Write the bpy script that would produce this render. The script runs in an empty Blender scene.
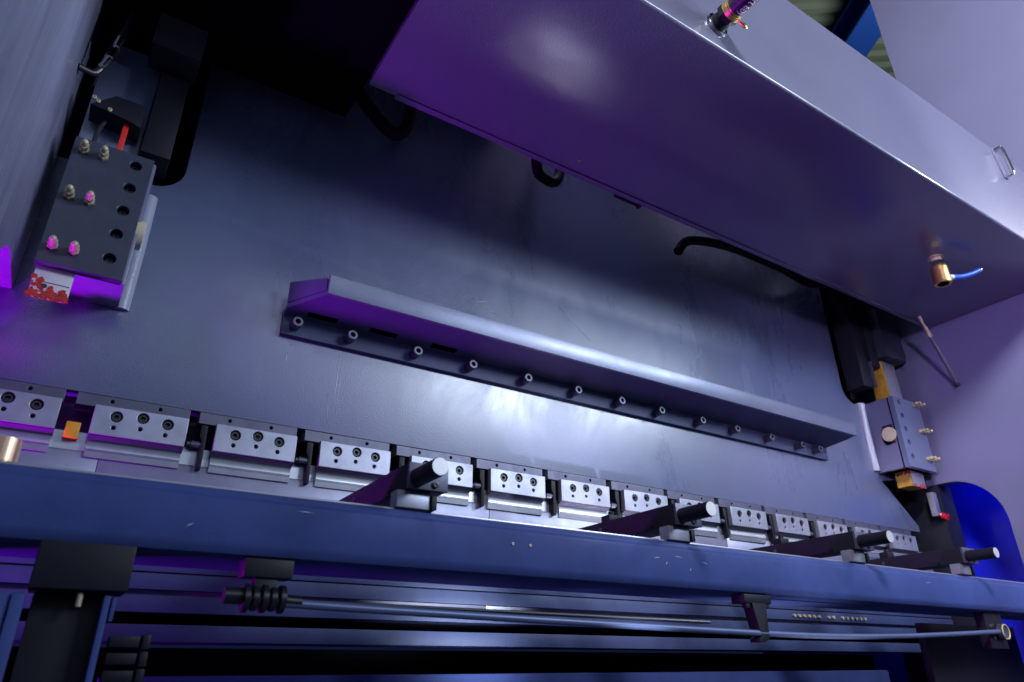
import bpy, bmesh, math, random
from mathutils import Vector, Matrix
random.seed(7)
S = bpy.context.scene
COL = S.collection
PI = math.pi
V = Vector

# ------------------------------------------------------------------ camera
cam_d = bpy.data.cameras.new('camera'); cam = bpy.data.objects.new('camera', cam_d); COL.objects.link(cam)
Rr = V((0.8407776, -0.54132926, -0.00746073)); Rd = V((0.22788753, 0.3663819, -0.90212614)); Rf = V((0.49108075, 0.75678724, 0.43140789))
M = Matrix((Rr, -Rd, -Rf)).transposed().to_4x4()
cam.matrix_world = M
cam_d.sensor_width = 36; cam_d.lens = 24.394; cam_d.clip_start = 0.02; cam_d.clip_end = 200
S.camera = cam
cam_d.dof.use_dof = True; cam_d.dof.focus_distance = 1.45; cam_d.dof.aperture_fstop = 6.3

# ------------------------------------------------------------------ world and lamps
W = bpy.data.worlds.new('World'); S.world = W; W.use_nodes = True
bg = W.node_tree.nodes['Background']; bg.inputs[0].default_value = (0.05, 0.09, 0.36, 1); bg.inputs[1].default_value = 0.09
S.view_settings.view_transform = 'Standard'; S.view_settings.look = 'None'
S.view_settings.exposure = 0; S.view_settings.gamma = 1


def area(name, loc, target, size, power, color, size_y=None, spread=180):
    d = bpy.data.lights.new(name, 'AREA'); d.energy = power; d.color = color
    d.shape = 'RECTANGLE' if size_y else 'DISK'; d.size = size
    if size_y: d.size_y = size_y
    d.spread = math.radians(spread)
    o = bpy.data.objects.new(name, d); COL.objects.link(o)
    o.location = loc; o.rotation_euler = (V(target) - V(loc)).to_track_quat('-Z', 'Y').to_euler()
    return o


area('key_lamp', (2.70, -2.0, 1.87), (0.95, 1.27, 0.50), 1.5, 98, (0.69, 0.80, 1.0), 0.60)
area('side_lamp', (2.42, 0.0, 1.25), (0.55, 1.27, 0.55), 0.14, 3.5, (0.69, 0.81, 1.0), spread=120)
area('low_lamp', (1.80, 0.30, -0.97), (1.02, 1.27, 0.375), 0.20, 0.6, (0.90, 0.86, 1.0), spread=15)
area('purple_lamp', (-0.45, 1.253, 0.02), (0.40, 1.08, 0.85), 0.05, 7.0, (0.58, 0.0, 1.0), spread=120)
area('lavender_lamp', (0.0, -0.85, 2.25), (2.3, 0.45, 1.7), 0.5, 60, (1.0, 0.97, 1.0), spread=110)
area('left_frame_fill', (2.2, 0.1, 0.95), (-0.15, 0.70, 0.95), 0.2, 1.9, (0.85, 0.92, 1.0), spread=27)  # added fill, aimed only at the left side frame
area('gap_fill', (1.05, 1.13, 1.95), (1.05, 1.25, 1.2), 0.08, 0.3, (0.62, 0.55, 1.0), spread=50)  # added light, brightens the ram in the gap behind the tank
area('right_frame_fill', (0.2, -1.2, 1.02), (2.4, 0.95, 0.75), 0.4, 3.2, (0.78, 0.62, 1.0), spread=40)  # added fill that lifts the right side frame
area('fill_lamp', (0.5, -3.6, 2.3), (0.3, 1.2, 0.3), 2.5, 2.0, (0.62, 0.78, 1.0), spread=60)
area('bed_fill', (0.85, 0.60, -0.06), (0.70, 1.25, 0.080), 0.10, 0.30, (0.74, 0.84, 1.0), spread=26)  # added light below the beam, brightens the bed ledges

# ------------------------------------------------------------------ materials
MAT = {}


def mat(name, col, rough=0.45, metal=0.0, bump=0.0, bscale=300, vary=0.0, vscale=4, coat=0.0, spec=0.5, scr=0.0, emit=None, crough=0.2, cior=1.6, stretch=(1, 1, 1), smudge=0.0):
    m = bpy.data.materials.new(name); m.use_nodes = True; nt = m.node_tree; b = nt.nodes['Principled BSDF']
    b.inputs['Base Color'].default_value = (*col, 1); b.inputs['Roughness'].default_value = rough
    b.inputs['Metallic'].default_value = metal; b.inputs['Coat Weight'].default_value = coat
    b.inputs['Coat Roughness'].default_value = crough; b.inputs['Coat IOR'].default_value = cior
    b.inputs['Specular IOR Level'].default_value = spec
    tc = nt.nodes.new('ShaderNodeTexCoord')
    geo = nt.nodes.new('ShaderNodeNewGeometry')
    mp = nt.nodes.new('ShaderNodeVectorMath'); mp.operation = 'MULTIPLY'; mp.inputs[1].default_value = stretch
    nt.links.new(geo.outputs['Position'], mp.inputs[0])
    if smudge:
        sn = nt.nodes.new('ShaderNodeTexNoise'); sn.inputs['Scale'].default_value = 2.6; sn.inputs['Detail'].default_value = 12
        sn.inputs['Roughness'].default_value = 0.72; sn.inputs['Distortion'].default_value = 0.6
        nt.links.new(mp.outputs[0], sn.inputs['Vector'])
        s1 = nt.nodes.new('ShaderNodeMapRange'); s1.inputs[1].default_value = 0.38; s1.inputs[2].default_value = 0.62
        s1.inputs[3].default_value = crough * (1 - 0.35 * smudge); s1.inputs[4].default_value = crough * (1 + smudge)
        nt.links.new(sn.outputs[0], s1.inputs[0]); nt.links.new(s1.outputs[0], b.inputs['Coat Roughness'])
        s2 = nt.nodes.new('ShaderNodeMapRange'); s2.inputs[1].default_value = 0.40; s2.inputs[2].default_value = 0.60
        s2.inputs[3].default_value = coat; s2.inputs[4].default_value = coat * (1 - 0.45 * smudge)
        nt.links.new(sn.outputs[0], s2.inputs[0]); nt.links.new(s2.outputs[0], b.inputs['Coat Weight'])
    if vary or scr:
        n = nt.nodes.new('ShaderNodeTexNoise'); n.inputs['Scale'].default_value = vscale; n.inputs['Detail'].default_value = 8
        n.inputs['Roughness'].default_value = 0.65
        nt.links.new(mp.outputs[0], n.inputs['Vector'])
        mr = nt.nodes.new('ShaderNodeMapRange'); mr.inputs[1].default_value = 0.3; mr.inputs[2].default_value = 0.7
        mr.inputs[3].default_value = 1 - vary; mr.inputs[4].default_value = 1 + vary
        nt.links.new(n.outputs[0], mr.inputs[0])
        mx = nt.nodes.new('ShaderNodeVectorMath'); mx.operation = 'SCALE'; mx.inputs[0].default_value = col
        nt.links.new(mr.outputs[0], mx.inputs['Scale'])
        nt.links.new(mx.outputs[0], b.inputs['Base Color'])
        r2 = nt.nodes.new('ShaderNodeMapRange'); r2.inputs[1].default_value = 0.3; r2.inputs[2].default_value = 0.7
        r2.inputs[3].default_value = rough * 0.96; r2.inputs[4].default_value = min(1, rough * 1.08)
        n2 = nt.nodes.new('ShaderNodeTexNoise'); n2.inputs['Scale'].default_value = vscale * 3.1; n2.inputs['Detail'].default_value = 10
        nt.links.new(geo.outputs['Position'], n2.inputs['Vector'])
        nt.links.new(n2.outputs[0], r2.inputs[0]); nt.links.new(r2.outputs[0], b.inputs['Roughness'])
    if bump:
        n = nt.nodes.new('ShaderNodeTexNoise'); n.inputs['Scale'].default_value = bscale; n.inputs['Detail'].default_value = 3
        nt.links.new(geo.outputs['Position'], n.inputs['Vector'])
        bp = nt.nodes.new('ShaderNodeBump'); bp.inputs['Strength'].default_value = bump; bp.inputs['Distance'].default_value = 0.001
        nt.links.new(n.outputs[0], bp.inputs['Height']); nt.links.new(bp.outputs[0], b.inputs['Normal'])
    if emit:
        b.inputs['Emission Color'].default_value = (*emit[0], 1); b.inputs['Emission Strength'].default_value = emit[1]
    MAT[name] = m
    return m


mat('ram_paint', (0.082, 0.104, 0.206), 0.36, spec=0.6, bump=0.6, bscale=330, vary=0.14, vscale=2.2, coat=1.0, crough=0.27, cior=1.85, smudge=0.5, stretch=(1.3, 1, 0.8))
mat('frame_paint', (0.135, 0.14, 0.25), 0.36, bump=0.25, bscale=300, vary=0.08, vscale=2, coat=0.4)
mat('tank_paint', (0.092, 0.098, 0.162), 0.40, spec=0.2, bump=1.1, bscale=300, vary=0.05, vscale=2, coat=1.0, crough=0.17, cior=1.7, smudge=0.3)
mat('beam_paint', (0.043, 0.066, 0.215), 0.6, spec=0.1, bump=0.2, bscale=300, vary=0.22, vscale=7, coat=0.05, crough=0.3, smudge=0.8)
mat('streaked_frame', (0.15, 0.16, 0.26), 0.40, bump=0.2, bscale=200, vary=0.16, vscale=5, coat=0.5, smudge=0.8, stretch=(1, 5, 0.6))  # colour streaks stand in for reflections on the left frame
mat('bed_paint', (0.036, 0.050, 0.125), 0.5, spec=0.3, bump=0.2, bscale=200, vary=0.25, vscale=9)
mat('cable_steel', (0.09, 0.12, 0.24), 0.42, metal=0.3, vary=0.1, vscale=12)
mat('deep_blue_paint', (0.002, 0.008, 0.50), 0.5, vary=0.25, vscale=7, coat=0.4)
mat('black_steel', (0.007, 0.008, 0.015), 0.5, spec=0.25, vary=0.25, vscale=30)
mat('black_oxide', (0.008, 0.009, 0.014), 0.36, metal=0.0)
mat('black_void', (0.003, 0.003, 0.005), 0.9, spec=0.0)  # flat black that puts the shade of gaps and recesses into colour
mat('matte_hose', (0.006, 0.006, 0.010), 0.7, spec=0.15)
mat('guide_paint', (0.022, 0.027, 0.055), 0.45, bump=0.15, bscale=250, vary=0.2, vscale=20, coat=0.2, smudge=0.6)
mat('clamp_steel', (0.32, 0.33, 0.41), 0.42, metal=0.6, bump=0.2, bscale=500, vary=0.22, vscale=14)
mat('dark_clamp_steel', (0.10, 0.10, 0.145), 0.45, metal=0.6, vary=0.15, vscale=25)
mat('ground_steel', (0.42, 0.44, 0.50), 0.33, metal=0.75, bump=0.08, bscale=500, vary=0.10, vscale=20)
mat('punch_steel', (0.22, 0.225, 0.31), 0.40, metal=0.55, bump=0.1, bscale=500, vary=0.14, vscale=14)
mat('finger_steel', (0.012, 0.011, 0.020), 0.5, spec=0.2, vary=0.25, vscale=25)
mat('rail_steel', (0.38, 0.38, 0.44), 0.34, metal=0.7, vary=0.10, vscale=12)
mat('yellow_grease', (0.45, 0.26, 0.03), 0.35, vary=0.35, vscale=40)
mat('red_grease', (0.42, 0.014, 0.008), 0.22, vary=0.4, vscale=60)
mat('white_plate', (0.62, 0.60, 0.60), 0.4, vary=0.1, vscale=40)
mat('cream_nylon', (0.62, 0.53, 0.40), 0.45, vary=0.08, vscale=60)
mat('brass', (0.62, 0.44, 0.15), 0.38, metal=0.9, vary=0.15, vscale=60)
mat('nickel', (0.42, 0.37, 0.24), 0.42, metal=0.15)
mat('bracket_paint', (0.075, 0.085, 0.165), 0.5, spec=0.25, bump=0.3, bscale=420, vary=0.12, vscale=5)
mat('lip_steel', (0.13, 0.15, 0.23), 0.34, metal=0.35, bump=0.4, bscale=420, vary=0.15, vscale=8, coat=0.4, smudge=0.6)
mat('chrome', (0.7, 0.7, 0.74), 0.15, metal=1.0)
mat('rubber', (0.012, 0.012, 0.02), 0.35)
mat('hose_rubber', (0.02, 0.012, 0.045), 0.4)
mat('hose_print', (0.75, 0.75, 0.8), 0.5)
mat('orange_plastic', (0.80, 0.36, 0.01), 0.45)
mat('red_strip', (0.60, 0.02, 0.012), 0.4)
mat('blue_plastic', (0.02, 0.10, 0.62), 0.35)
mat('weld', (0.34, 0.36, 0.45), 0.3, bump=0.6, bscale=150)
mat('knob_face', (0.60, 0.60, 0.62), 0.45, metal=0.4, bump=0.2, bscale=500)
mat('copper', (0.75, 0.48, 0.32), 0.3, metal=0.9)
mat('roof_sheet', (0.17, 0.18, 0.16), 0.6, vary=0.1, vscale=1)
mat('roof_beam', (0.01, 0.05, 0.34), 0.5)
mat('concrete', (0.10, 0.10, 0.13), 0.6, vary=0.25, vscale=3)
mat('scratch', (0.42, 0.44, 0.52), 0.5)


# ------------------------------------------------------------------ mesh helpers
class B:
    def __init__(s): s.bm = bmesh.new()

    def box(s, x0, x1, y0, y1, z0, z1, bev=0.0, seg=2):
        r = bmesh.ops.create_cube(s.bm, size=1.0)
        vs = r['verts']
        for v in vs:
            v.co = V(((x0 + x1) / 2 + v.co.x * (x1 - x0), (y0 + y1) / 2 + v.co.y * (y1 - y0), (z0 + z1) / 2 + v.co.z * (z1 - z0)))
        if bev:
            es = list({e for v in vs for e in v.link_edges})
            bmesh.ops.bevel(s.bm, geom=es, offset=bev, segments=seg, affect='EDGES', profile=0.6)
        return s

    def cyl(s, p0, p1, r0, r1=None, n=24, bev=0.0):
        p0, p1 = V(p0), V(p1); r1 = r0 if r1 is None else r1
        d = p1 - p0
        mtx = Matrix.Translation((p0 + p1) / 2) @ d.to_track_quat('Z', 'Y').to_matrix().to_4x4()
        r = bmesh.ops.create_cone(s.bm, cap_ends=True, segments=n, radius1=r0, radius2=r1, depth=d.length, matrix=mtx)
        if bev:
            es = [e for e in {e for v in r['verts'] for e in v.link_edges} if any(len(f.verts) > 4 for f in e.link_faces)]
            bmesh.ops.bevel(s.bm, geom=es, offset=bev, segments=2, affect='EDGES')
        return s

    def ball(s, p, r, sc=(1, 1, 1), n=12):
        m = Matrix.Translation(p) @ Matrix.Diagonal((*sc, 1))
        bmesh.ops.create_uvsphere(s.bm, u_segments=n, v_segments=n // 2 + 2, radius=r, matrix=m)
        return s

    def poly(s, pts, vec, bev=0.0, seg=2):
        """flat polygon pushed along vec"""
        vec = V(vec)
        a = [s.bm.verts.new(p) for p in pts]; b = [s.bm.verts.new(V(p) + vec) for p in pts]
        n = len(pts); fs = [s.bm.faces.new(a), s.bm.faces.new(b[::-1])]
        for i in range(n):
            fs.append(s.bm.faces.new((a[i], b[i], b[(i + 1) % n], a[(i + 1) % n])))
        bmesh.ops.recalc_face_normals(s.bm, faces=fs)
        if bev:
            es = list({e for f in fs[:2] for e in f.edges})
            bmesh.ops.bevel(s.bm, geom=es, offset=bev, segments=seg, affect='EDGES', profile=0.6)
        return s

    def tube(s, pts, r, n=12, smooth=6):
        P = [V(p) for p in pts]
        if smooth > 1 and len(P) > 2:
            Q = []
            for i in range(len(P) - 1):
                p0, p1, p2, p3 = P[max(i - 1, 0)], P[i], P[i + 1], P[min(i + 2, len(P) - 1)]
                for k in range(smooth):
                    t = k / smooth
                    Q.append(0.5 * ((2 * p1) + (p2 - p0) * t + (2 * p0 - 5 * p1 + 4 * p2 - p3) * t * t + (3 * p1 - p0 - 3 * p2 + p3) * t ** 3))
            Q.append(P[-1]); P = Q
        rings = []
        ref = None
        for i, p in enumerate(P):
            d = (P[min(i + 1, len(P) - 1)] - P[max(i - 1, 0)]).normalized()
            if ref is None:
                ref = d.orthogonal().normalized()
            ref = (ref - d * ref.dot(d)).normalized(); b = d.cross(ref)
            rings.append([s.bm.verts.new(p + (ref * math.cos(2 * PI * k / n) + b * math.sin(2 * PI * k / n)) * r) for k in range(n)])
        fs = []
        for a, b in zip(rings, rings[1:]):
            for k in range(n):
                fs.append(s.bm.faces.new((a[k], a[(k + 1) % n], b[(k + 1) % n], b[k])))
        fs.append(s.bm.faces.new(rings[0])); fs.append(s.bm.faces.new(rings[-1]))
        bmesh.ops.recalc_face_normals(s.bm, faces=fs)
        return s

    def done(s, name, m, parent=None, angle=35):
        me = bpy.data.meshes.new(name); s.bm.to_mesh(me); s.bm.free()
        return link_mesh(name, me, m, parent, angle)


def link_mesh(name, me, m, parent=None, angle=35):
    for p in me.polygons: p.use_smooth = True
    me.set_sharp_from_angle(angle=math.radians(angle))
    me.materials.clear(); me.materials.append(MAT[m])
    o = bpy.data.objects.new(name, me); COL.objects.link(o)
    if parent:
        o.parent = parent
        o.location = -parent.location if False else (0, 0, 0)
        o.matrix_parent_inverse = Matrix.Identity(4)
    return o


def thing(name, label, cat, loc=(0, 0, 0), group=None):
    o = bpy.data.objects.new(name, None); COL.objects.link(o); o.location = loc; o.empty_display_size = 0.05
    o['label'] = label; o['category'] = cat
    if group: o['group'] = group
    return o


def tag(o, label, cat, group=None):
    o['label'] = label; o['category'] = cat
    if group: o['group'] = group
    return o


def struct(o): o['kind'] = 'structure'; return o


def dup(root, loc, label, group=None):
    r = root.copy(); COL.objects.link(r); r.location = loc; r['label'] = label
    if group: r['group'] = group
    for ch in list(root.children):
        c = ch.copy(); COL.objects.link(c); c.parent = r
        for g in ch.children:
            d = g.copy(); COL.objects.link(d); d.parent = c
    return r


def holed_plate(outer, holes, th, bev=0.0, n=20):
    """mesh of a plate with round holes: outline and holes in (u, v); thickness along +w centred"""
    cu = bpy.data.curves.new('plate_curve', 'CURVE'); cu.dimensions = '2D'; cu.fill_mode = 'BOTH'
    cu.extrude = th / 2 - bev; cu.bevel_depth = bev; cu.bevel_resolution = 1; cu.offset = -bev

    def spl(pts):
        s = cu.splines.new('POLY'); s.points.add(len(pts) - 1); s.use_cyclic_u = True
        for p, q in zip(s.points, pts): p.co = (q[0], q[1], 0, 1)
    spl(outer)
    for h in holes:
        if len(h) == 3:
            cx, cy, r = h; k = n
            spl([(cx + r * math.cos(2 * PI * i / k), cy + r * math.sin(2 * PI * i / k)) for i in range(k)])
        else:
            spl(h)
    o = bpy.data.objects.new('plate_curve', cu); COL.objects.link(o)
    dg = bpy.context.evaluated_depsgraph_get()
    me = bpy.data.meshes.new_from_object(o.evaluated_get(dg))
    bpy.data.objects.remove(o); bpy.data.curves.remove(cu)
    return me


TO_XZ = Matrix(((1, 0, 0, 0), (0, 0, 1, 0), (0, 1, 0, 0), (0, 0, 0, 1)))   # (u, v, w) -> (x=u, z=v, y=w)


def front_plate(name, x0, x1, z0, z1, yfront, th, holes, m, parent, bev=0.001):
    me = holed_plate([(x0, z0), (x1, z0), (x1, z1), (x0, z1)], holes, th, bev)
    me.transform(Matrix.Translation((0, yfront + th / 2, 0)) @ TO_XZ); me.flip_normals()
    return link_mesh(name, me, m, parent)


def arc(cx, cy, r, a0, a1, n=10):
    return [(cx + r * math.cos(math.radians(a0 + (a1 - a0) * i / n)), cy + r * math.sin(math.radians(a0 + (a1 - a0) * i / n))) for i in range(n + 1)]


def cap_screw(name, p, r, h, parent, m='black_oxide', axis=(0, -1, 0)):
    """socket head cap screw: knurled head with a real hexagonal recess"""
    a = V(axis).normalized(); p = V(p)
    b = B(); b.cyl(p, p + a * h * 0.55, r * 0.98, n=24)
    bm = b.bm
    q = a.to_track_quat('Z', 'Y').to_matrix()
    outer = [p + a * h * 0.55 + q @ V((math.cos(2 * PI * k / 24) * r, math.sin(2 * PI * k / 24) * r, 0)) for k in range(24)]
    outer2 = [o + a * h * 0.38 for o in outer]
    top = [p + a * h + q @ V((math.cos(2 * PI * k / 24) * r * 0.88, math.sin(2 * PI * k / 24) * r * 0.88, 0)) for k in range(24)]
    rad = lambda k: r * 0.55 * math.cos(PI / 6) / math.cos(((2 * PI * k / 24) % (PI / 3)) - PI / 6)
    hexa = [p + a * h + q @ V((math.cos(2 * PI * k / 24) * rad(k), math.sin(2 * PI * k / 24) * rad(k), 0)) for k in range(24)]
    hexb = [o - a * h * 0.5 for o in hexa]
    R = [[bm.verts.new(v) for v in L] for L in (outer, outer2, top, hexa, hexb)]
    fs = []
    for A, C in zip(R, R[1:]):
        for k in range(24):
            fs.append(bm.faces.new((A[k], A[(k + 1) % 24], C[(k + 1) % 24], C[k])))
    fs.append(bm.faces.new(R[-1][::-1]))
    bmesh.ops.recalc_face_normals(bm, faces=fs)
    return b.done(name, m, parent)


# ------------------------------------------------------------------ dimensions
RAM_Y = 1.27; RAM_Z = 0.42
FX_L, FX_R = -0.15, 2.50

# ------------------------------------------------------------------ setting
o = B().box(-8, 14, -8, 12, -1.3, -1.2).done('floor', 'concrete'); struct(o)
# corrugated roof sheet, its ribs running askew to the machine
RD = V((0.80, -0.60, 0)); RN = V((0.60, 0.80, 0)); RC = V((5.6, 2.3, 6.0))
b = B(); prof = []; u = -14.0
while u < 14:
    prof += [(u, 0.0), (u + 0.055, 0.0), (u + 0.085, 0.045), (u + 0.135, 0.045)]; u += 0.165
for i in range(len(prof) - 1):
    (u0, w0), (u1, w1) = prof[i], prof[i + 1]
    P = [RC + RN * uu + RD * q + V((0, 0, ww)) for uu, q, ww in ((u0, -16, w0), (u0, 16, w0), (u1, 16, w1), (u1, -16, w1))]
    b.bm.faces.new([b.bm.verts.new(p) for p in P])
o = b.done('ceiling', 'roof_sheet'); struct(o)
area('hall_lamp', (5.2, 1.0, 4.2), (5.6, 2.3, 6), 0.8, 34, (0.85, 1.0, 0.8))


def roof_beam(c, ang, wid, label, dz):
    d = V((math.cos(ang), math.sin(ang), 0)); n = V((-d.y, d.x, 0)); c = V(c)
    b = B()
    for (w_, z0, z1) in ((wid, 0, 0.03), (wid * 0.12, 0.03, 0.30), (wid, 0.30, 0.33)):
        b.poly([c + d * 8 + n * w_ / 2 + V((0, 0, z0)), c - d * 8 + n * w_ / 2 + V((0, 0, z0)), c - d * 8 - n * w_ / 2 + V((0, 0, z0)), c + d * 8 - n * w_ / 2 + V((0, 0, z0))], (0, 0, z1 - z0))
    tag(b.done('roof_beam', 'roof_beam'), label, 'roof beam')


roof_beam((5.63, 2.30, 5.60), math.radians(62), 0.30, 'blue steel roof beam slanting under the corrugated roof', 0)
roof_beam((6.60, 2.62, 5.25), math.radians(-12), 0.22, 'blue steel roof purlin crossing low between tank top and right side frame', 0)

# ------------------------------------------------------------------ press ram (the big plate)
ram = thing('press_ram', 'large blue-grey painted steel ram plate with scratches behind the clamp row', 'press ram', (1.15, RAM_Y, RAM_Z))
RL = ram.location.copy()


def pbox(parent, name, m, x0, x1, y0, y1, z0, z1, bev=0.001):
    L = parent.location
    return B().box(x0 - L.x, x1 - L.x, y0 - L.y, y1 - L.y, z0 - L.z, z1 - L.z, bev).done(name, m, parent)


sr = 0.055
outl = [(-0.22, RAM_Z), (2.47, RAM_Z), (2.47, 0.44), (2.31, 0.575)]
outl += [(2.46, 0.60), (2.46, 0.80)]
outl += arc(2.255, 0.90, 0.06, -90, -180, 8) + [(2.195, 2.4), (0.056, 2.4)] + arc(0.0, 0.905, 0.056, 0, -90, 8) + [(-0.22, 0.849)]
b = B(); b.poly([(u - RL.x, 0, v - RL.z) for u, v in outl], (0, 0.06, 0), 0.0015)
b.done('plate', 'ram_paint', ram)
pbox(ram, 'tool_seat', 'black_steel', -0.22, 2.46, RAM_Y + 0.032, RAM_Y + 0.058, 0.30, RAM_Z - 0.003)
pbox(ram, 'slot_dark_sheet', 'black_void', -0.22, 2.6, 1.42, 1.44, 0.43, 2.4, 0)  # black sheet added behind the open slots to keep them dark
pbox(ram, 'end_dark_sheet', 'black_void', 2.25, 2.56, 1.335, 1.345, 0.15, 0.9, 0)  # black sheet added for the shade below the right guide
pbox(ram, 'blue_guard', 'deep_blue_paint', 2.192, 2.232, 1.335, 1.34, 0.84, 1.00, 0)
# scratches on the paint (thin bare streaks, real raised slivers of scuffed primer)
for (x0, z0, x1, z1, w) in [(0.405, 0.585, 0.402, 0.47, .0008), (0.412, 0.588, 0.409, 0.46, .0006), (0.30, 0.565, 0.299, 0.545, .0010), (0.97, 0.86, 1.07, 0.785, .0009), (0.72, 0.80, 0.76, 0.812, .0009), (0.39, 0.50, 0.394, 0.44, .0005), (0.75, 0.79, 0.78, 0.785, .0007)]:
    d = V((x1 - x0, 0, z1 - z0)); n = V((-d.z, 0, d.x)).normalized() * w
    P0 = V((x0, RAM_Y - .0006, z0)) - RL; P1 = V((x1, RAM_Y - .0006, z1)) - RL; Pm = (P0 + P1) / 2 + n * 2
    b = B(); b.poly([P0, Pm - n, P1, Pm + n], (0, .0012, 0)); b.done('scratch', 'scratch', ram)

# ------------------------------------------------------------------ tray bracket bolted on the ram
br = thing('deflector_bracket', 'long angled steel bracket bolted across the ram plate, underside lit purple at one end', 'bracket', (1.15, RAM_Y, 0.60))
BL = br.location.copy()
b = B()
b.box(0.281 - BL.x, 2.008 - BL.x, -0.012, -0.0005, 0.0, 0.052, 0.001)
b.done('flange', 'bracket_paint', br)
# shelf, uncut; its access notches are drawn below as black pads
bx = [0.313, 0.428, 0.578, 0.717, 0.869, 1.020, 1.163, 1.304, 1.461, 1.604, 1.757, 1.905, 1.992]
outer = [(0.281, 1.258), (0.281, 1.235), (0.335, 1.17), (2.03, 1.17), (2.03, 1.19), (2.008, 1.258)]
holes = []
me = holed_plate(outer, holes, 0.010, 0.0005)
for v in me.vertices: v.co.z += (1.258 - v.co.y) * 0.21
me.transform(Matrix.Translation((-BL.x, -BL.y, 0.645 - BL.z)))
link_mesh('shelf', me, 'bracket_paint', br)
for i in range(3):  # black pads put the shade of the access notches into colour
    c = (bx[i] + bx[i + 1]) / 2 * 0.985 - 0.012 - BL.x
    zz = lambda y: 0.6396 - BL.z + (1.258 - y) * 0.21
    b = B(); b.poly([(c - .030, 1.232 - BL.y, zz(1.232)), (c + .030, 1.232 - BL.y, zz(1.232)), (c + .030, 1.2465 - BL.y, zz(1.2465)), (c - .030, 1.2465 - BL.y, zz(1.2465))], (0, 0, 0.003)); b.done('notch', 'black_void', br)
b = B()
b.poly([(0.335 - BL.x, 1.17 - BL.y, 0.0575), (2.03 - BL.x, 1.17 - BL.y, 0.0575), (2.03 - BL.x, 1.1665 - BL.y, 0.0965), (0.335 - BL.x, 1.1665 - BL.y, 0.0965)], (0, -0.010, 0), 0.0012)
b.done('front_lip', 'lip_steel', br)
b = B()
b.poly([(0.279 - BL.x, 1.236 - BL.y, 0.056), (0.333 - BL.x, 1.170 - BL.y, 0.069), (0.333 - BL.x, 1.170 - BL.y, 0.0965), (0.279 - BL.x, 1.236 - BL.y, 0.102)], (0.008, 0.006, 0), 0.0008)
b.done('end_lip', 'bracket_paint', br)
for i, xx in enumerate(bx):
    cap_screw('bolt', (xx * 0.973 - BL.x, -0.012, 0.020), 0.0108, 0.026, br, 'dark_clamp_steel')

# ------------------------------------------------------------------ tool clamps
PITCH = 0.1846
CY = 1.236                                        # front face of the clamp plates


def make_clamp(loc, label, full=True):
    t = thing('tool_clamp', label, 'tool clamp', loc, 'tool clamps along the bottom of the ram')
    # local: x from the plate's left edge, y=0 front face, z=0 at the ram's lower edge
    front_plate('clamp_body', -0.028, 0.141, -0.028, -0.0075, 0.012, 0.034, [(0.022, -0.0155, .0030), (0.094, -0.0155, .0030), ], 'dark_clamp_steel', t, 0.0008)
    hs = []
    for hx, hz in ((0.033, -0.043), (0.071, -0.039), (0.109, -0.043)):
        hs += [(hx, hz, .0088), (hx - .001, hz - .0185, .0034)]
    front_plate('clamp_plate', 0.0, 0.140, -0.0755, -0.027, 0.0, 0.014, hs, 'clamp_steel', t, 0.0010)
    pb = B().box(0.002, 0.138, 0.0145, 0.030, -0.074, -0.0285).done('backing', 'black_steel', t)
    for hx, hz in ((0.033, -0.043), (0.071, -0.039), (0.109, -0.043)):
        cap_screw('clamp_screw', (hx, 0.0145, hz), .0074, .0115, t)
    # undercut and jaw, extruded along x
    b = B(); prof = [(0.003, -0.0765), (0.016, -0.084), (0.016, -0.0765)]
    b.poly([(0.0, y, z) for y, z in prof], (0.140, 0, 0)); b.done('undercut', 'dark_clamp_steel', t)
    b = B(); prof = [(0.030, -0.078), (0.0150, -0.0840), (0.0125, -0.0868), (0.0115, -0.0965), (0.0150, -0.0985), (0.0132, -0.1000), (0.0142, -0.1095), (0.030, -0.1105)]
    b.poly([(0.0015, y, z) for y, z in prof], (0.137, 0, 0)); b.done('jaw', 'ground_steel', t, angle=50)
    if full:
        B().poly([(-0.023, 0.006, -0.032), (-0.012, 0.006, -0.032), (-0.012, 0.006, -0.108), (-0.019, 0.006, -0.108), (-0.019, 0.006, -0.060), (-0.023, 0.006, -0.052)], (0, 0.018, 0), 0.001).done('lever', 'black_steel', t)
        b = B(); b.cyl((-0.034, 0.014, -0.066), (-0.014, 0.014, -0.066), .0065, n=16); b.cyl((-0.040, 0.014, -0.066), (-0.034, 0.014, -0.066), .0045, n=12)
        b.done('adjusting_screw', 'dark_clamp_steel', t)
    return t


labels = {
    -1: 'tool clamp glowing purple, cut off by the left edge of the photo',
    0: 'tool clamp just right of the orange spacer block',
    1: 'bare tool clamp second from the orange spacer block, left of the first stop finger',
    2: 'tool clamp whose right corner meets the tip of the first stop finger',
    3: 'tool clamp mostly hidden behind the knob of the largest stop finger',
    4: 'brightly lit tool clamp just right of the largest stop finger',
    5: 'brightly lit tool clamp midway between the two nearer stop fingers',
    6: 'tool clamp with a small black stop post in front of its right corner',
    7: 'tool clamp behind the knob of the second stop finger',
    8: 'tool clamp just right of the second stop finger',
    9: 'tool clamp fully visible left of the third stop finger',
    10: 'tool clamp with the third finger\'s stop post before its corner',
    11: 'tool clamp half hidden behind the body of the third stop finger',
    12: 'last tool clamp at the dark right end, just right of the third finger knob',
}
X0 = 0.0085
c0 = make_clamp((X0, CY, RAM_Z), labels[0], False)
dup(c0, (X0 - PITCH - 0.001, CY, RAM_Z), labels[-1])
c1 = make_clamp((X0 + PITCH, CY, RAM_Z), labels[1], True)
for i in range(2, 13):
    d = dup(c1, (X0 + i * PITCH + random.uniform(-.0008, .0008), CY, RAM_Z + random.uniform(-.0008, .0004)), labels[i])
    d.rotation_euler = (random.uniform(-.012, .012), random.uniform(-.004, .004), random.uniform(-.008, .008))

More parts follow.
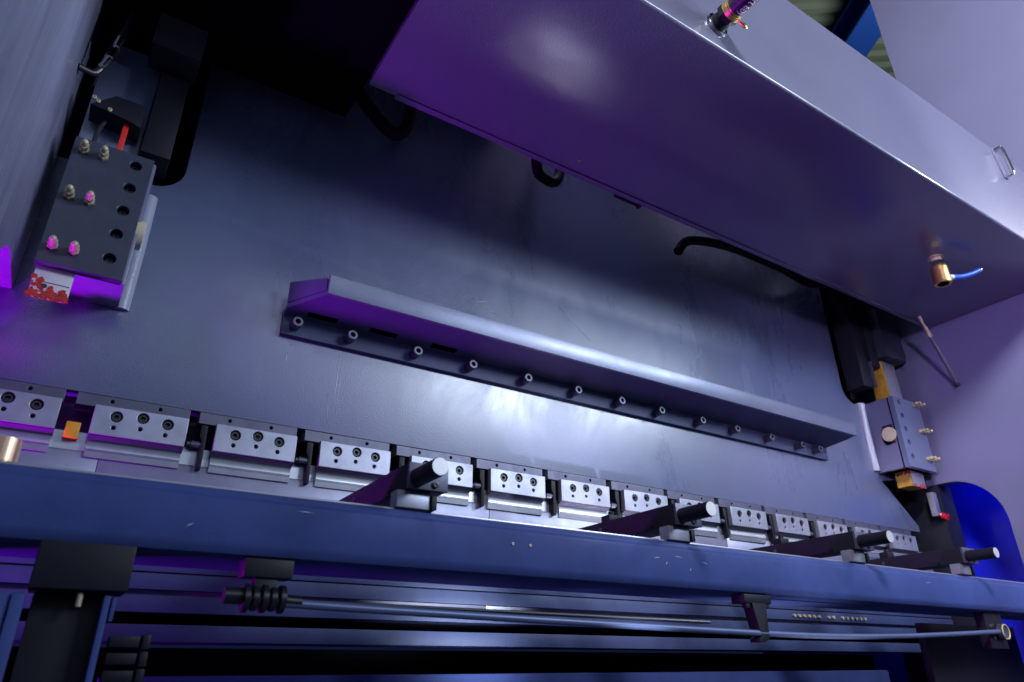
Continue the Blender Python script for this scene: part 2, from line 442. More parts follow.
t = B().box(-0.024, -0.004, 1.246, 1.266, 0.336, 0.362, 0.0015).done('spacer_block', 'orange_plastic'); tag(t, 'small orange plastic block in the gap between the two leftmost clamps', 'spacer block')

# punches held in the clamps: long steel blades with seams
seams = [-0.22, 0.032, 0.754, 1.476, 2.20, 2.46]
plab = ['punch blade section under the purple lit clamp at far left', 'long punch blade section from the orange block to the first stop finger', 'brightest punch blade section between the first and second stop fingers', 'punch blade section behind the second and third stop fingers', 'short dark punch blade section at the right end of the row']
for i in range(5):
    t = thing('punch_blade', plab[i], 'punch', (seams[i], 1.25, 0.32), 'punch blade sections under the clamps')
    L = seams[i + 1] - seams[i] - 0.001
    B().poly([(0, 0.006, 0.0), (0, 0.022, 0.0), (0, 0.022, -0.21), (0, 0.016, -0.21), (0, 0.004, -0.05), (0, 0.004, -0.004)], (L, 0, 0), 0.0006).done('blade', 'punch_steel', t)
    B().box(0.0005, L, 0.010, 0.022, 0.0005, 0.03).done('tang', 'ground_steel', t)

# ------------------------------------------------------------------ back gauge beam
bm_ = thing('gauge_beam', 'wide blue painted back gauge beam running across the picture', 'gauge beam', (1.2, 0.85, 0.12))
BB = bm_.location.copy()
x0, x1 = FX_L + .004 - BB.x, FX_R - 0.004 - BB.x
prof = [(0.0, 0.016), (0.0015, 0.010), (0.006, 0.004), (0.014, 0.001), (0.13, 0.001), (0.14, 0.006), (0.14, 0.07), (0.13, 0.0765), (0.012, 0.0765), (0.009, 0.0755), (0.0075, 0.0735), (0.0065, 0.068), (0.001, 0.064), (0.0, 0.060)]
b = B(); b.poly([(x0, y, z) for y, z in prof], (x1 - x0, 0, 0)); b.done('beam_body', 'beam_paint', bm_, angle=30)
b = B(); b.box(x0, x1, 0.020, 0.030, 0.0770, 0.0810, 0.001); b.box(x0, x1, 0.09, 0.10, 0.0770, 0.0810, 0.001); b.done('slide_rail', 'rail_steel', bm_)
for k in range(2):
    cap_screw('screw', (0.55 - 1.2 + k * 0.03, 0.0, 0.045), .0022, .0012, bm_, 'nickel')

for (xa, za, xb, zb, w) in [(0.82, .045, .835, .047, .0006), (0.846, .036, .850, .041, .0007), (0.865, .051, .885, .050, .0005), (0.90, .030, .903, .034, .0008), (0.93, .046, .945, .043, .0006), (0.24, .058, .262, .0575, .0005), (1.62, .05, .165 + 1.48, .052, .0005), (0.12, .028, .128, .033, .0006)]:
    d = V((xb - xa, 0, zb - za)); n = V((-d.z, 0, d.x)).normalized() * w
    P0 = V((xa - 1.2, -.0004, za)); P1 = V((xb - 1.2, -.0004, zb)); Pm = (P0 + P1) / 2 + n
    b = B(); b.poly([P0, Pm - n, P1, Pm + n], (0, .0012, 0)); b.done('paint_chip', 'scratch', bm_)

# ------------------------------------------------------------------ stop fingers
def make_finger(loc, label, post):
    t = thing('stop_finger', label, 'stop finger', loc, 'back gauge stop fingers on the beam')
    # local origin: left bottom front corner of the block; y forward to the ram
    B().poly([(0, 0.006, 0), (0, 0.42, 0.004), (0, 0.42, 0.026), (0, 0.39, 0.036), (0, 0.006, 0.036)], (0.058, 0, 0), 0.0012).done('finger_body', 'finger_steel', t)
    B().box(0, 0.060, 0, 0.0055, 0.0005, 0.0365, 0.001).done('end_plate', 'dark_clamp_steel', t)
    b = B(); b.cyl((0.014, 0.0, 0.0160), (0.014, -0.064, 0.0160), 0.0125, n=36, bev=0.0012)
    k = b.done('knob', 'finger_steel', t)
    b = B(); b.cyl((0.014, -0.0643, 0.0160), (0.014, -0.0652, 0.0160), 0.0115, n=36); b.done('knob_face', 'knob_face', k)
    cap_screw('lock_screw', (0.040, 0.0, 0.0085), .0048, .003, t)
    b = B(); b.box(-0.010, 0.0395, 0.012, 0.034, -0.0235, -0.0005, 0.001); b.done('foot', 'clamp_steel', t)
    b = B(); b.box(0.040, 0.048, 0.008, 0.05, -0.0235, -0.004, 0.001); b.done('foot_clip', 'black_steel', t)
    cap_screw('side_screw', (0.0, 0.06, 0.006), .0042, .003, t, 'black_steel', (-1, 0, 0))
    cap_screw('side_screw', (0.0, 0.20, 0.022), .0035, .002, t, 'dark_clamp_steel', (-1, 0, 0))
    if post:
        b = B(); b.box(0.014, 0.042, 0.19, 0.215, 0.0362, 0.052, 0.002); b.cyl((0.028, 0.2, 0.052), (0.028, 0.2, 0.059), 0.006, n=14); b.done('stop_post', 'black_steel', t)
    return t


f1 = make_finger((0.384, 0.85, 0.2245), 'largest and nearest stop finger with its left side lit purple', False)
f2 = make_finger((0.882, 0.85, 0.2245), 'second stop finger along the beam, dark body with pale foot and round white knob end', True)
dup(f2, (1.394, 0.85, 0.2245), 'third stop finger along the beam, dark, between second finger and last one')
dup(f2, (1.822, 0.85, 0.2260), 'last and smallest stop finger with its knob standing before the deep blue panel')
b = B(); b.cyl((-0.068, 0.92, 0.209), (-0.068, 0.92, 0.236), 0.016, n=28, bev=0.001)
t = b.done('stop_pin', 'copper'); tag(t, 'shiny copper coloured pin above the beam at the left edge', 'pin')

# ------------------------------------------------------------------ under the beam: drive bar, brackets, bed
cabp = [(0.20, 0.857, 0.078), (0.27, 0.857, 0.0735), (0.6, 0.857, 0.0665), (1.05, 0.857, 0.0585), (1.25, 0.857, 0.057), (1.474, 0.857, 0.0605), (1.70, 0.857, 0.069), (1.90, 0.857, 0.078)]
t = B().tube(cabp, 0.0052, 12).done('drive_cable', 'cable_steel'); tag(t, 'steel cable strung under the beam to a pulley at right', 'cable')
t = B().tube([(0.20, 0.868, 0.079), (0.3, 0.868, 0.0775), (0.62, 0.868, 0.0755), (0.95, 0.868, 0.0735)], 0.0028, 8).done('air_line', 'rubber'); tag(t, 'thin black line running above the steel cable', 'air line')
hb = thing('cable_clamp', 'black clamp with ribbed collars under the beam, left end of the cable', 'cable clamp', (0.215, 0.85, 0.12))
B().box(-0.026, 0.030, 0.0, 0.03, -0.020, 0.0008, 0.002).done('mount', 'black_steel', hb)
b = B()
for q in range(5):
    b.cyl((-0.022 + q * 0.010, 0.008, -0.042), (-0.0155 + q * 0.010, 0.008, -0.042), 0.0155 - 0.002 * (q % 2), n=20, bev=0.0008)
b.cyl((-0.042, 0.008, -0.040), (-0.020, 0.008, -0.040), 0.009, n=16); b.cyl((0.022, 0.008, -0.043), (0.045, 0.008, -0.044), 0.007, n=16)
b.done('collar', 'black_oxide', hb)
B().box(-0.012, 0.014, 0.004, 0.02, -0.045, -0.019, 0.001).done('hanger', 'black_steel', hb)
hb = thing('cable_hanger', 'black hanging bracket with stepped top holding up the middle of the cable', 'cable hanger', (1.062, 0.852, 0.12))
B().box(-0.035, 0.035, 0.0, 0.03, -0.014, 0.0008, 0.002).done('mount', 'black_steel', hb)
b = B(); b.poly([(-0.017, 0, -0.013), (0.019, 0, -0.013), (0.016, 0, -0.07), (0.004, 0, -0.076), (-0.010, 0, -0.076), (-0.010, 0, -0.071), (-0.004, 0, -0.066)], (0, 0.022, 0), 0.001)
b.box(-0.030, -0.020, 0.002, 0.012, -0.022, -0.013, 0.001); b.box(0.018, 0.030, 0.002, 0.012, -0.021, -0.013, 0.001)
b.done('hanger', 'black_steel', hb)
pl = thing('cable_pulley', 'small round pulley in a black bracket at the right end of the cable', 'pulley', (1.925, 0.86, 0.078))
b = B(); b.cyl((0, -0.006, 0), (0, 0.006, 0), 0.018, n=28, bev=0.001); b.done('wheel', 'dark_clamp_steel', pl)
b = B(); b.tube([(0.0155 * math.cos(a * PI / 10), -0.0075, 0.0155 * math.sin(a * PI / 10)) for a in range(-6, 13)], 0.0018, 8, 1); b.done('rim', 'nickel', pl)
b = B(); b.box(-0.05, 0.03, 0.008, 0.03, -0.036, 0.044, 0.002); b.done('bracket', 'black_steel', pl)
for dx, dz in ((-0.036, 0.012), (-0.030, -0.014), (-0.026, 0.014)):
    cap_screw('screw', (dx, 0.008, dz), .0035, .003, pl, 'dark_clamp_steel')

bed = thing('press_bed', 'long blue-grey machine bed with stepped horizontal ledges below the beam', 'machine bed', (1.15, 1.25, -0.6))
EL = bed.location.copy()


def bedbox(name, m, x0, x1, y0, y1, z0, z1, bev=0.001):
    return pbox(bed, name, m, x0, x1, y0, y1, z0, z1, bev)


bedbox('table', 'bed_paint', -0.22, 2.49, 1.2515, 1.36, 0.1465, 0.163)
bedbox('upper_ledge', 'bed_paint', -0.22, 2.49, 1.25, 1.36, 0.1205, 0.1440)
bedbox('slot_back', 'black_void', -0.22, 2.49, 1.30, 1.36, 0.112, 0.121, 0)
bedbox('middle_ledge', 'bed_paint', -0.22, 2.49, 1.252, 1.36, 0.0875, 0.1115)
bedbox('recess_back', 'black_void', -0.22, 2.49, 1.32, 1.36, 0.0705, 0.088, 0)
bedbox('lower_ledge', 'bed_paint', -0.22, 2.49, 1.25, 1.36, 0.046, 0.0705)
bedbox('apron_gap', 'black_void', -0.22, 2.49, 1.55, 1.57, -0.2, 0.047, 0)
bedbox('apron', 'beam_paint', 0.1, 2.02, 1.22, 1.26, -0.7, -0.001, 0.003)
b = B(); random.seed(3)
for q in range(16):
    if q in (6, 9): continue
    xx = 1.69 + q * 0.021
    b = B(); b.cyl((xx - EL.x, 1.2495 - EL.y, 0.131 - EL.z), (xx - EL.x, 1.244 - EL.y, 0.131 - EL.z), 0.0036 + 0.001 * random.random(), n=10); b.done('screw', 'nickel', bed)

bedbox('end_plate', 'black_steel', 1.99, 2.49, 1.08, 1.10, -0.9, 0.112, 0.002)
# gauge column at lower left
gc = thing('gauge_column', 'dark upright gauge column with bright edged side rails under the beam at left', 'gauge column', (0.03, 0.86, 0.10))
B().box(-0.040, 0.047, -0.012, 0.05, -0.022, 0.0235, 0.002).done('top_block', 'black_steel', gc)
B().box(-0.034, 0.034, 0.02, 0.05, -0.6, -0.0225, 0.001).done('column_back', 'black_steel', gc)
for s_, nm in ((-1, 'side_rail'), (1, 'side_rail')):
    if s_ < 0:
        b = B(); b.box(-0.066, -0.052, 0.0, 0.03, -0.6, -0.026, 0.0015); b.box(-0.051, -0.040, -0.004, 0.03, -0.6, -0.026, 0.0015); b.done(nm, 'beam_paint', gc)
    else:
        b = B(); b.box(0.0275, 0.0335, -0.006, 0.019, -0.6, -0.026, 0.001); b.box(0.0355, 0.0395, -0.002, 0.03, -0.05, -0.026, 0.001); b.done(nm, 'beam_paint', gc)
b = B(); b.cyl((0.006, -0.002, -0.024), (0.006, -0.002, -0.037), 0.0028, n=12); b.done('grease_nipple', 'nickel', gc)
ch = thing('drag_chain', 'black cable drag chain with horizontal links right of the gauge column', 'cable chain', (0.085, 0.86, -0.02))
for q in range(9):
    b = B(); b.box(-0.014, 0.014, 0.0, 0.02, 0.046 - q * 0.016, 0.057 - q * 0.016, 0.002); b.box(0.016, 0.024, -0.002, 0.02, 0.044 - q * 0.016, 0.0585 - q * 0.016, 0.002)
    b.done('link', 'black_steel', ch)

# ------------------------------------------------------------------ side frames
fr = thing('side_frame', 'right side frame, tall pale plate with an arched throat over deep blue', 'side frame', (FX_R, 0.6, -1.2), None)
FLr = fr.location.copy()
out = [(0.30, -1.2), (1.005, -1.2), (1.005, 0.42)] + arc(1.005 + 0.15, 0.42, 0.15, 180, 90, 10)[1:] + [(1.45, 0.572), (1.45, 1.55), (0.916, 1.56), (0.916, 4.2), (0.30, 4.2)]
B().poly([(0, y - FLr.y, z - FLr.z) for y, z in out], (0.06, 0, 0), 0.0015).done('frame_plate', 'frame_paint', fr)
pbox(fr, 'throat_plate', 'black_steel', 2.503, 2.59, 1.192, 1.449, -0.6, 0.569, 0.002)
fl = thing('side_frame', 'left side frame, pale blue plate with light streaks and purple lit lower edge', 'side frame', (FX_L, 0.6, -1.2), None)
FLl = fl.location.copy()
out = [(-0.3, -1.2), (1.005, -1.2), (1.005, 0.42)] + arc(1.005 + 0.15, 0.42, 0.15, 180, 90, 10)[1:] + [(1.269, 0.572), (1.269, 2.6), (-0.3, 2.6)]
B().poly([(0, y - FLl.y, z - FLl.z) for y, z in out], (-0.09, 0, 0), 0.0015).done('frame_plate', 'streaked_frame', fl)
t = B().box(2.72, 2.74, 0.6, 2.2, -1.2, 0.9, 0.004).done('blue_panel', 'deep_blue_paint'); tag(t, 'deep blue side panel seen through the arched throat at right', 'panel')
area('panel_fill', (2.62, 0.75, 0.85), (2.72, 1.2, 0.35), 0.08, 3.6, (0.0, 0.03, 1))  # added blue fill, only brightens the panel behind the throat


# ------------------------------------------------------------------ guide blocks
def fitting(parent, x, y, z, ax=V((0, -1, 0))):
    b = B(); p = V((x, y, z))
    b.cyl(p, p + ax * 0.006, 0.0082, n=6, bev=0.0006); b.cyl(p + ax * 0.006, p + ax * 0.013, 0.0056, n=12); b.cyl(p + ax * 0.013, p + ax * 0.017, 0.0074, n=6)
    b.cyl(p + ax * 0.017, p + ax * 0.023, 0.0052, 0.0036, n=14); b.ball(p + ax * 0.025, 0.0052)
    return b.done('grease_fitting', 'nickel', parent)


# left
g = thing('guide_block', 'dark left guide block with six grease fittings and five bolt holes', 'guide block', (-0.06, RAM_Y, 0.575), None)
GL = g.location.copy()
x0, x1, z0, z1, yf = -0.121, -0.001, 0.574, 0.818, 1.149
hz = [0.608 + i * 0.0468 for i in range(5)]
front_plate('cover_plate', x0 - GL.x, x1 - GL.x, z0 - GL.z, z1 - GL.z, yf - GL.y, 0.016, [(-0.0265 - GL.x, z - GL.z, .0092) for z in hz], 'guide_paint', g, 0.001)
pbox(g, 'hole_backing', 'black_void', x0 + .002, x1 - .002, yf + 0.0165, yf + 0.022, z0 + .002, z1 - .002, 0)
pbox(g, 'housing', 'frame_paint', -0.085, 0.004, yf + 0.023, RAM_Y - 0.0005, z0 + 0.004, z1 + 0.01, 0.004)
pbox(g, 'outer_housing', 'guide_paint', x0 + .002, -0.0855, yf + 0.023, RAM_Y - 0.0005, z0 + 0.03, z1 + 0.01, 0.002)
for z in hz:
    cap_screw('screw', (-0.0265 - GL.x, yf + 0.0165 - GL.y, z - GL.z), .0066, .006, g, 'black_oxide')
for z in (0.604, 0.700, 0.793):
    for xx in (-0.1045, -0.0757): fitting(g, xx - GL.x, yf - GL.y, z - GL.z)
b = B(); b.cyl((-0.012 - GL.x, 1.195 - GL.y, 0.69 - GL.z), (0.012 - GL.x, 1.195 - GL.y, 0.69 - GL.z), 0.026, n=32, bev=0.001); b.done('roller', 'cream_nylon', g)
b = B(); b.tube([(0.008 - GL.x, 0.002, 0.578 - GL.z), (0.009 - GL.x, 0.002, 0.70 - GL.z), (0.008 - GL.x, 0.002, 0.82 - GL.z)], 0.013, 14); b.done('weld_bead', 'weld', g)
t = thing('guide_rail', 'white steel guide rail end smeared with red grease below left guide block', 'guide rail', (-0.088, 1.20, 0.535), None)
TL = t.location.copy()
pbox(t, 'rail', 'white_plate', -0.118, -0.066, 1.166, 1.170, 0.522, 0.62, 0.001)
b = B(); random.seed(11)
for q in range(150):
    xx = -0.1185 + random.random() * 0.053; top = 0.034 if xx < -0.106 else 0.014 + 0.006 * math.sin(xx * 400)
    zz = 0.5225 + random.random() ** 1.6 * top
    b.ball((xx - TL.x, 1.1658 - TL.y, zz - TL.z), random.uniform(0.0012, 0.0030), (random.uniform(0.8, 2.2), 0.35, random.uniform(0.6, 1.8)), 6)
b.done('grease', 'red_grease', t)
b = B(); b.box(-0.108 - TL.x, -0.068 - TL.x, 1.1655 - TL.y, 1.1665 - TL.y, 0.548 - TL.z, 0.5492 - TL.z); b.cyl((-0.100 - TL.x, 1.166 - TL.y, 0.542 - TL.z), (-0.100 - TL.x, 1.164 - TL.y, 0.542 - TL.z), .0035, n=14); b.done('screw', 'black_oxide', t)

# things above the left guide: bracket, red strip, hose
t = thing('scale_bracket', 'dark stepped bracket above left guide block', 'bracket', (-0.08, 1.17, 0.92), None)
TL = t.location.copy()
b = B(); b.poly([(-0.118 - TL.x, -0.01, 0.90 - TL.z), (-0.060 - TL.x, -0.01, 0.892 - TL.z), (-0.036 - TL.x, -0.01, 0.885 - TL.z), (-0.036 - TL.x, -0.01, 0.935 - TL.z), (-0.085 - TL.x, -0.01, 0.935 - TL.z)], (0, 0.05, 0), 0.001); b.done('plate', 'black_steel', t)
pbox(t, 'back_plate', 'ram_paint', -0.125, -0.030, 1.215, 1.225, 0.80, 1.10, 0.001)
for xx, zz in ((-0.115, 0.913), (-0.108, 0.908), (-0.088, 0.898)):
    cap_screw('screw', (xx - TL.x, -0.012, zz - TL.z), .0035, .004, t, 'nickel')
t = B().box(-0.0625, -0.0535, 1.172, 1.180, 0.826, 0.892, 0.001).done('red_strip', 'red_strip'); tag(t, 'narrow red strip standing above left guide block', 'strip')
t = B().tube([(-0.098, 1.18, 0.826), (-0.096, 1.18, 0.87), (-0.088, 1.185, 0.90)], 0.004, 10).done('grease_line', 'rubber'); tag(t, 'thin black grease line rising from a fitting on left guide block', 'grease line')
t = thing('slide_post', 'tall black slide post in the notch of the ram at upper left', 'slide post', (-0.0, 1.20, 1.0), None)
TL = t.location.copy()
pbox(t, 'post', 'black_steel', -0.028, 0.022, 1.19, 1.26, 0.86, 1.6, 0.002)
pbox(t, 'head', 'black_steel', -0.055, 0.030, 1.12, 1.19, 1.05, 1.175, 0.002)
pbox(t, 'cap', 'frame_paint', -0.02, 0.030, 1.11, 1.135, 1.1755, 1.186, 0.001)
h = thing('hydraulic_hose', 'black hose with silver fitting bending down the left side frame', 'hose', (-0.12, 1.15, 1.0), None)
TL = h.location.copy()
T = lambda pts: [V(p) - TL for p in pts]
B().tube(T([(-0.105, 1.15, 1.30), (-0.099, 1.15, 1.16), (-0.0985, 1.15, 1.10), (-0.104, 1.15, 1.055)]), 0.0068, 12).done('hose_line', 'rubber', h)
B().tube(T([(-0.119, 1.15, 0.972), (-0.128, 1.15, 0.958), (-0.15, 1.14, 0.952)]), 0.0058, 12).done('hose_tail', 'rubber', h)
b = B()
P = [V(p) for p in T([(-0.104, 1.15, 1.055), (-0.1085, 1.15, 1.025), (-0.113, 1.15, 0.995), (-0.119, 1.15, 0.972)])]
for (a, c), r in zip(zip(P, P[1:]), (0.0075, 0.0092, 0.0072)):
    b.cyl(a, a.lerp(c, 0.78), r, n=6 if r > .009 else 18); b.cyl(a.lerp(c, 0.78), c, r * 0.72, n=16)
b.done('fitting', 'chrome', h)
t = B().tube([(-0.118, 1.20, 1.30), (-0.122, 1.20, 1.12), (-0.126, 1.20, 0.97)], 0.0022, 8).done('wire', 'rubber'); tag(t, 'thin dark wire running down beside the silver fitted hose', 'wire')

# right
g = thing('guide_block', 'grey right guide block with cream roller in its side window and welded base', 'guide block', (2.38, RAM_Y, 0.60), None)
GL = g.location.copy()
x0, x1, z0, z1, yf = 2.300, 2.462, 0.600, 0.846, 1.160
hz = [0.638 + i * 0.0475 for i in range(5)]
front_plate('cover_plate', x0 - GL.x, x1 - GL.x, z0 - GL.z, z1 - GL.z, yf - GL.y, 0.018, [(2.333 - GL.x, z - GL.z, .0092) for z in hz], 'ram_paint', g, 0.0012)
pbox(g, 'hole_backing', 'black_void', x0 + .002, x1 - .002, yf + 0.0185, yf + 0.023, z0 + .002, z1 - .002, 0)
me = holed_plate([(1.184, z0), (RAM_Y - .0005, z0), (RAM_Y - .0005, z1), (1.184, z1)], [[(1.187, 0.688), (1.222, 0.684), (1.230, 0.700), (1.230, 0.735), (1.222, 0.752), (1.187, 0.752)]], 0.014, 0.0008)
me.transform(Matrix.Translation((2.309 - GL.x, -GL.y, -GL.z)) @ Matrix(((0, 0, 1, 0), (1, 0, 0, 0), (0, 1, 0, 0), (0, 0, 0, 1))))
link_mesh('housing', me, 'frame_paint', g)
pbox(g, 'housing_core', 'black_void', 2.345, x1 - .004, 1.184, RAM_Y - .001, z0 + .001, z1 - .001, 0)
for z in hz:
    cap_screw('screw', (2.333 - GL.x, yf + 0.0185 - GL.y, z - GL.z), .0066, .006, g, 'black_oxide')
for z in (0.640, 0.738, 0.834):
    for xx in (2.421, 2.447): fitting(g, xx - GL.x, yf - GL.y, z - GL.z)
b = B(); b.cyl((2.296 - GL.x, 1.203 - GL.y, 0.719 - GL.z), (2.344 - GL.x, 1.203 - GL.y, 0.719 - GL.z), 0.0245, n=32, bev=0.001); b.done('roller', 'cream_nylon', g)
b = B(); b.tube([(2.288 - GL.x, 0.003, 0.606 - GL.z), (2.282 - GL.x, 0.003, 0.72 - GL.z), (2.286 - GL.x, 0.003, 0.846 - GL.z)], 0.0165, 14); b.done('weld_bead', 'weld', g)

t = thing('guide_rail', 'steel guide rail with a yellow greased side above and below right guide block', 'guide rail', (2.39, 1.20, 0.8), None)
TL = t.location.copy()
pbox(t, 'rail', 'rail_steel', 2.356, 2.432, 1.193, 1.196, 0.548, 1.0, 0.0005)
pbox(t, 'greased_side', 'yellow_grease', 2.352, 2.430, 1.1965, 1.245, 0.550, 1.0, 0.0005)
b = B(); random.seed(5)
for q in range(16):
    b.ball((2.356 + random.random() * 0.07 - TL.x, 1.1925 - TL.y, 0.549 + abs(random.gauss(0, 0.004)) - TL.z), 0.003, (1.2, 0.5, 1), 8)
for q in range(10):
    b.ball((2.3525 - TL.x, 1.197 + random.random() * 0.04 - TL.y, 0.594 + random.gauss(0, 0.003) - TL.z), 0.004, (0.6, 1, 1), 8)
b.done('grease', 'red_grease', t)
t = thing('lower_rail', 'pale rail stub with blob of red grease beside the deep blue throat panel', 'rail stub', (2.50, 1.2, 0.5), None)
TL = t.location.copy()
pbox(t, 'rail', 'rail_steel', 2.465, 2.489, 1.195, 1.215, 0.463, 0.542, 0.001)
pbox(t, 'dark_edge', 'black_steel', 2.4895, 2.498, 1.195, 1.215, 0.463, 0.555, 0.001)
b = B(); random.seed(9)
for q in range(22):
    b.ball((2.478 + random.random() * 0.05 - TL.x, 1.192 - TL.y, 0.462 + random.gauss(0, 0.0045) - TL.z), 0.005 + .003 * random.random(), (1.1, 0.7, 1), 8)
b.done('grease', 'red_grease', t)
t = thing('slide_post', 'dark slide post hanging in the ram notch above right guide rail', 'slide post', (2.32, 1.2, 1.1), None)
TL = t.location.copy()
pbox(t, 'post', 'black_steel', 2.215, 2.27, 1.20, 1.265, 0.88, 1.6, 0.002)
pbox(t, 'side_plate', 'dark_clamp_steel', 2.275, 2.279, 1.19, 1.235, 0.885, 0.98, 0.0005)
pbox(t, 'block', 'guide_paint', 2.345, 2.475, 1.165, 1.26, 1.01, 1.2, 0.004)
pbox(t, 'stem', 'black_steel', 2.29, 2.34, 1.195, 1.262, 0.97, 1.6, 0.002)

# ------------------------------------------------------------------ oil tank
TZ = 1.116; TYF = 0.606; TYB = 1.07; TZT = 1.462
tk = thing('oil_tank', 'large sheet metal oil tank overhead, purple underside and pale front face', 'oil tank', (1.2, 0.8, TZ))
K = tk.location.copy()
x0, x1 = 0.340 - K.x, FX_R - 0.003 - K.x
r = 0.007
prof = [(TYF + r * (1 - math.sin(a)) , TZ + r * (1 - math.cos(a))) for a in [0.0, .26, .52, .79, 1.05, 1.31, 1.5708]]
prof = prof + [(TYF, TZT - .004), (TYF + .004, TZT), (TYB - .003, TZT), (TYB, TZT - .003), (TYB, TZ + .003), (TYB - 0.003, TZ)]
b = B(); b.poly([(x0, y - K.y, z - K.z) for y, z in prof], (x1 - x0, 0, 0)); b.done('tank_shell', 'tank_paint', tk, angle=30)
# back rim flange with small gap
b = B(); b.box(0.40 - K.x, x1, TYB - K.y - 0.012, TYB - K.y + 0.003, -0.004, -0.0005, 0.0008); b.done('rim', 'tank_paint', tk)
b = B(); b.box(1.02 - K.x, 1.11 - K.x, TYB - K.y + 0.0035, TYB - K.y + 0.012, -0.006, 0.004, 0.002); b.ball((1.10 - K.x, TYB - K.y + .008, -0.007), 0.006); b.done('clip', 'black_steel', tk)
b = B(); b.cyl((0.86 - K.x, 1.02 - K.y, -0.0005), (0.86 - K.x, 1.02 - K.y, -0.002), 0.004, n=12); b.done('plug', 'brass', tk)

t = thing('dark_filler', 'added black box overhead, standing for the dark left of the oil tank', 'dark filler', (0.1, 0.8, TZ + 0.012))  # black box put in where the tank underside falls dark
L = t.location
pbox(t, 'dark_shell', 'black_void', FX_L + 0.003, 0.337, TYF + 0.004, 1.20, TZ + 0.012, TZT - 0.02, 0.004)

# pull handle on the tank front
t = thing('pull_handle', 'small bent silver pull handle on the pale tank front at far right', 'handle', (2.185, TYF, 1.40))
b = B(); b.tube([(-0.010, 0.0, 0.045), (-0.010, -0.020, 0.046), (-0.008, -0.023, 0.040), (0.008, -0.023, -0.036), (0.010, -0.020, -0.043), (0.010, 0.0, -0.044)], 0.0062, 10, 4); b.done('bar', 'chrome', t)
b = B(); b.poly([(-0.020, -0.0005, 0.052), (-0.002, -0.0005, 0.052), (0.020, -0.0005, -0.050), (0.002, -0.0005, -0.050)], (0, -0.004, 0), 0.0008); b.done('base_plate', 'frame_paint', t)

# hose on the tank front
t = thing('tank_hose', 'dark hose with brass ring and printed markings plugged into the tank front', 'hose', (0.888, TYF, 1.172))
b = B(); b.cyl((0, -0.0005, 0), (0, -0.008, 0), 0.024, 0.022, n=28, bev=0.001); b.done('flange', 'chrome', t)
b = B(); b.cyl((0, -0.008, 0), (0, -0.03, 0), 0.018, 0.015, n=24); b.cyl((0, -0.03, 0), (0, -0.044, 0), 0.0205, n=6); b.done('adapter', 'black_steel', t)
b = B(); b.cyl((0, -0.044, 0), (0, -0.058, 0), 0.0195, n=28, bev=0.001); b.cyl((0, -0.0595, 0), (0, -0.062, 0), 0.0185, n=28); b.cyl((0.012, -0.054, -0.018), (0.020, -0.058, -0.026), 0.0042, n=10); b.ball((0.021, -0.0585, -0.027), 0.0052); b.done('brass_ring', 'brass', t)
b = B(); b.tube([(0, -0.061, 0), (0, -0.10, 0.0), (0.0, -0.16, 0.004), (0.0, -0.24, 0.016), (0.0, -0.32, 0.04)], 0.0172, 24); hz_ = b.done('hose_line', 'hose_rubber', t)
# printed characters wrapped onto the hose
tx = bpy.data.curves.new('print_text', 'FONT'); tx.body = '(GB 3Y'; tx.size = 0.017; tx.align_x = 'LEFT'; tx.align_y = 'CENTER'
to = bpy.data.objects.new('print_text', tx); COL.objects.link(to)
me = bpy.data.meshes.new_from_object(to.evaluated_get(bpy.context.evaluated_depsgraph_get())); bpy.data.objects.remove(to)
bm = bmesh.new(); bm.from_mesh(me); bmesh.ops.subdivide_edges(bm, edges=bm.edges[:], cuts=2); bm.to_mesh(me); bm.free()
PH0 = math.radians(-84)
for v in me.vertices:
    u, w = v.co.x, v.co.y; a = PH0 + w / 0.0172; rr = 0.01745
    v.co = V((rr * math.cos(a), -0.068 - u, rr * math.sin(a)))
link_mesh('print', me, 'hose_print', hz_)

t_hose = [o for o in bpy.data.objects if o.name == 'tank_hose'][0]; t_hose.scale = (1.18, 0.78, 1.18); t_hose.location = (0.893, TYF, 1.180)

# ball valve under the tank
t = thing('ball_valve', 'brass ball valve with blue lever hanging below the tank corner', 'valve', (2.034, 0.797, TZ))
b = B(); b.cyl((0, 0, -0.0005), (0, 0, -0.006), 0.021, n=28, bev=0.001); b.cyl((0, 0, -0.006), (0, 0, -0.018), 0.0165, n=24); b.done('collar', 'nickel', t)
b = B(); b.cyl((0, 0, -0.018), (0, 0, -0.030), 0.019, n=8); b.done('union_nut', 'chrome', t)
b = B(); b.cyl((0, 0, -0.030), (0, 0, -0.040), 0.019, 0.0235, n=28); b.cyl((0, 0, -0.040), (0, 0, -0.074), 0.0235, 0.0225, n=28); b.cyl((0, 0, -0.074), (0, 0, -0.092), 0.0235, n=28, bev=0.001); b.done('valve_body', 'brass', t)
b = B(); b.cyl((0, 0, -0.0922), (0, 0, -0.0928), 0.016, n=24); b.done('bore', 'black_void', t)
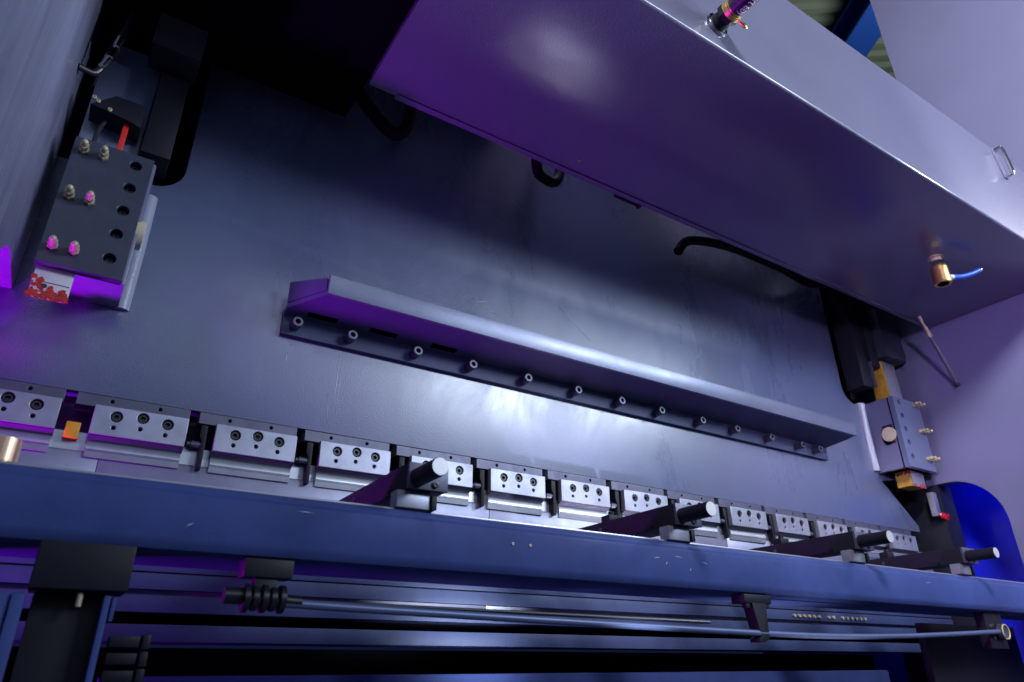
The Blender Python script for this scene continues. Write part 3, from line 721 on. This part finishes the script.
b = B(); b.cyl((0.018, -0.008, -0.066), (0.036, -0.016, -0.066), 0.008, n=14); b.done('stem', 'white_plate', t)
b = B(); b.tube([(0.036, -0.016, -0.066), (0.058, -0.030, -0.064), (0.085, -0.046, -0.054), (0.112, -0.062, -0.040)], 0.0075, 12); lv = b.done('lever', 'blue_plastic', t)
b = B(); b.ball((0.112, -0.062, -0.040), 0.0078); b.done('lever_tip', 'chrome', lv)

# grease pipe from the tank to the frame
t = thing('grease_pipe', 'thin black tube with silver end between tank underside and right side frame', 'tube', (2.372, 1.036, TZ))
e = V((2.494, 1.030, 0.877)) - V((2.372, 1.036, TZ))
b = B(); b.cyl((0, 0, -0.0005), e * 0.08, 0.0052, n=14); b.cyl(e * 0.08, e * 0.16, 0.0042, n=6); b.cyl(e * 0.16, e * 0.24, 0.0068, n=14); b.cyl(e * 0.24, e * 0.30, 0.0085, n=6); b.done('fitting', 'nickel', t)
b = B(); b.cyl(e * 0.30, e * 0.97, 0.0056, n=14); b.done('tube', 'dark_clamp_steel', t)
b = B(); b.cyl(e * 0.96, e * 1.0, 0.009, n=14, bev=0.001); b.done('tip', 'rubber', t)

# hoses in the gap behind the tank
for k, (pts, r, lab) in enumerate([
    ([(0.34, 1.20, 1.55), (0.33, 1.20, 1.32), (0.36, 1.20, 1.22), (0.46, 1.21, 1.15), (0.50, 1.22, 1.27), (0.47, 1.22, 1.6)], 0.016, 'black looped hose behind the left end of the tank'),
    ([(0.86, 1.17, 1.5), (0.84, 1.17, 1.22), (0.87, 1.18, 1.175), (0.93, 1.19, 1.22), (0.95, 1.2, 1.5)], 0.014, 'black hose loop in the gap behind the middle of the tank'),
    ([(1.36, 1.19, 1.12), (1.42, 1.19, 1.18), (1.6, 1.19, 1.22), (1.85, 1.2, 1.235), (2.1, 1.22, 1.25), (2.3, 1.23, 1.4)], 0.014, 'black hose arching in the gap behind the right end of the tank')]):
    t = B().tube(pts, r, 14).done('hydraulic_hose', 'matte_hose'); tag(t, lab, 'hose', 'hoses behind the tank')
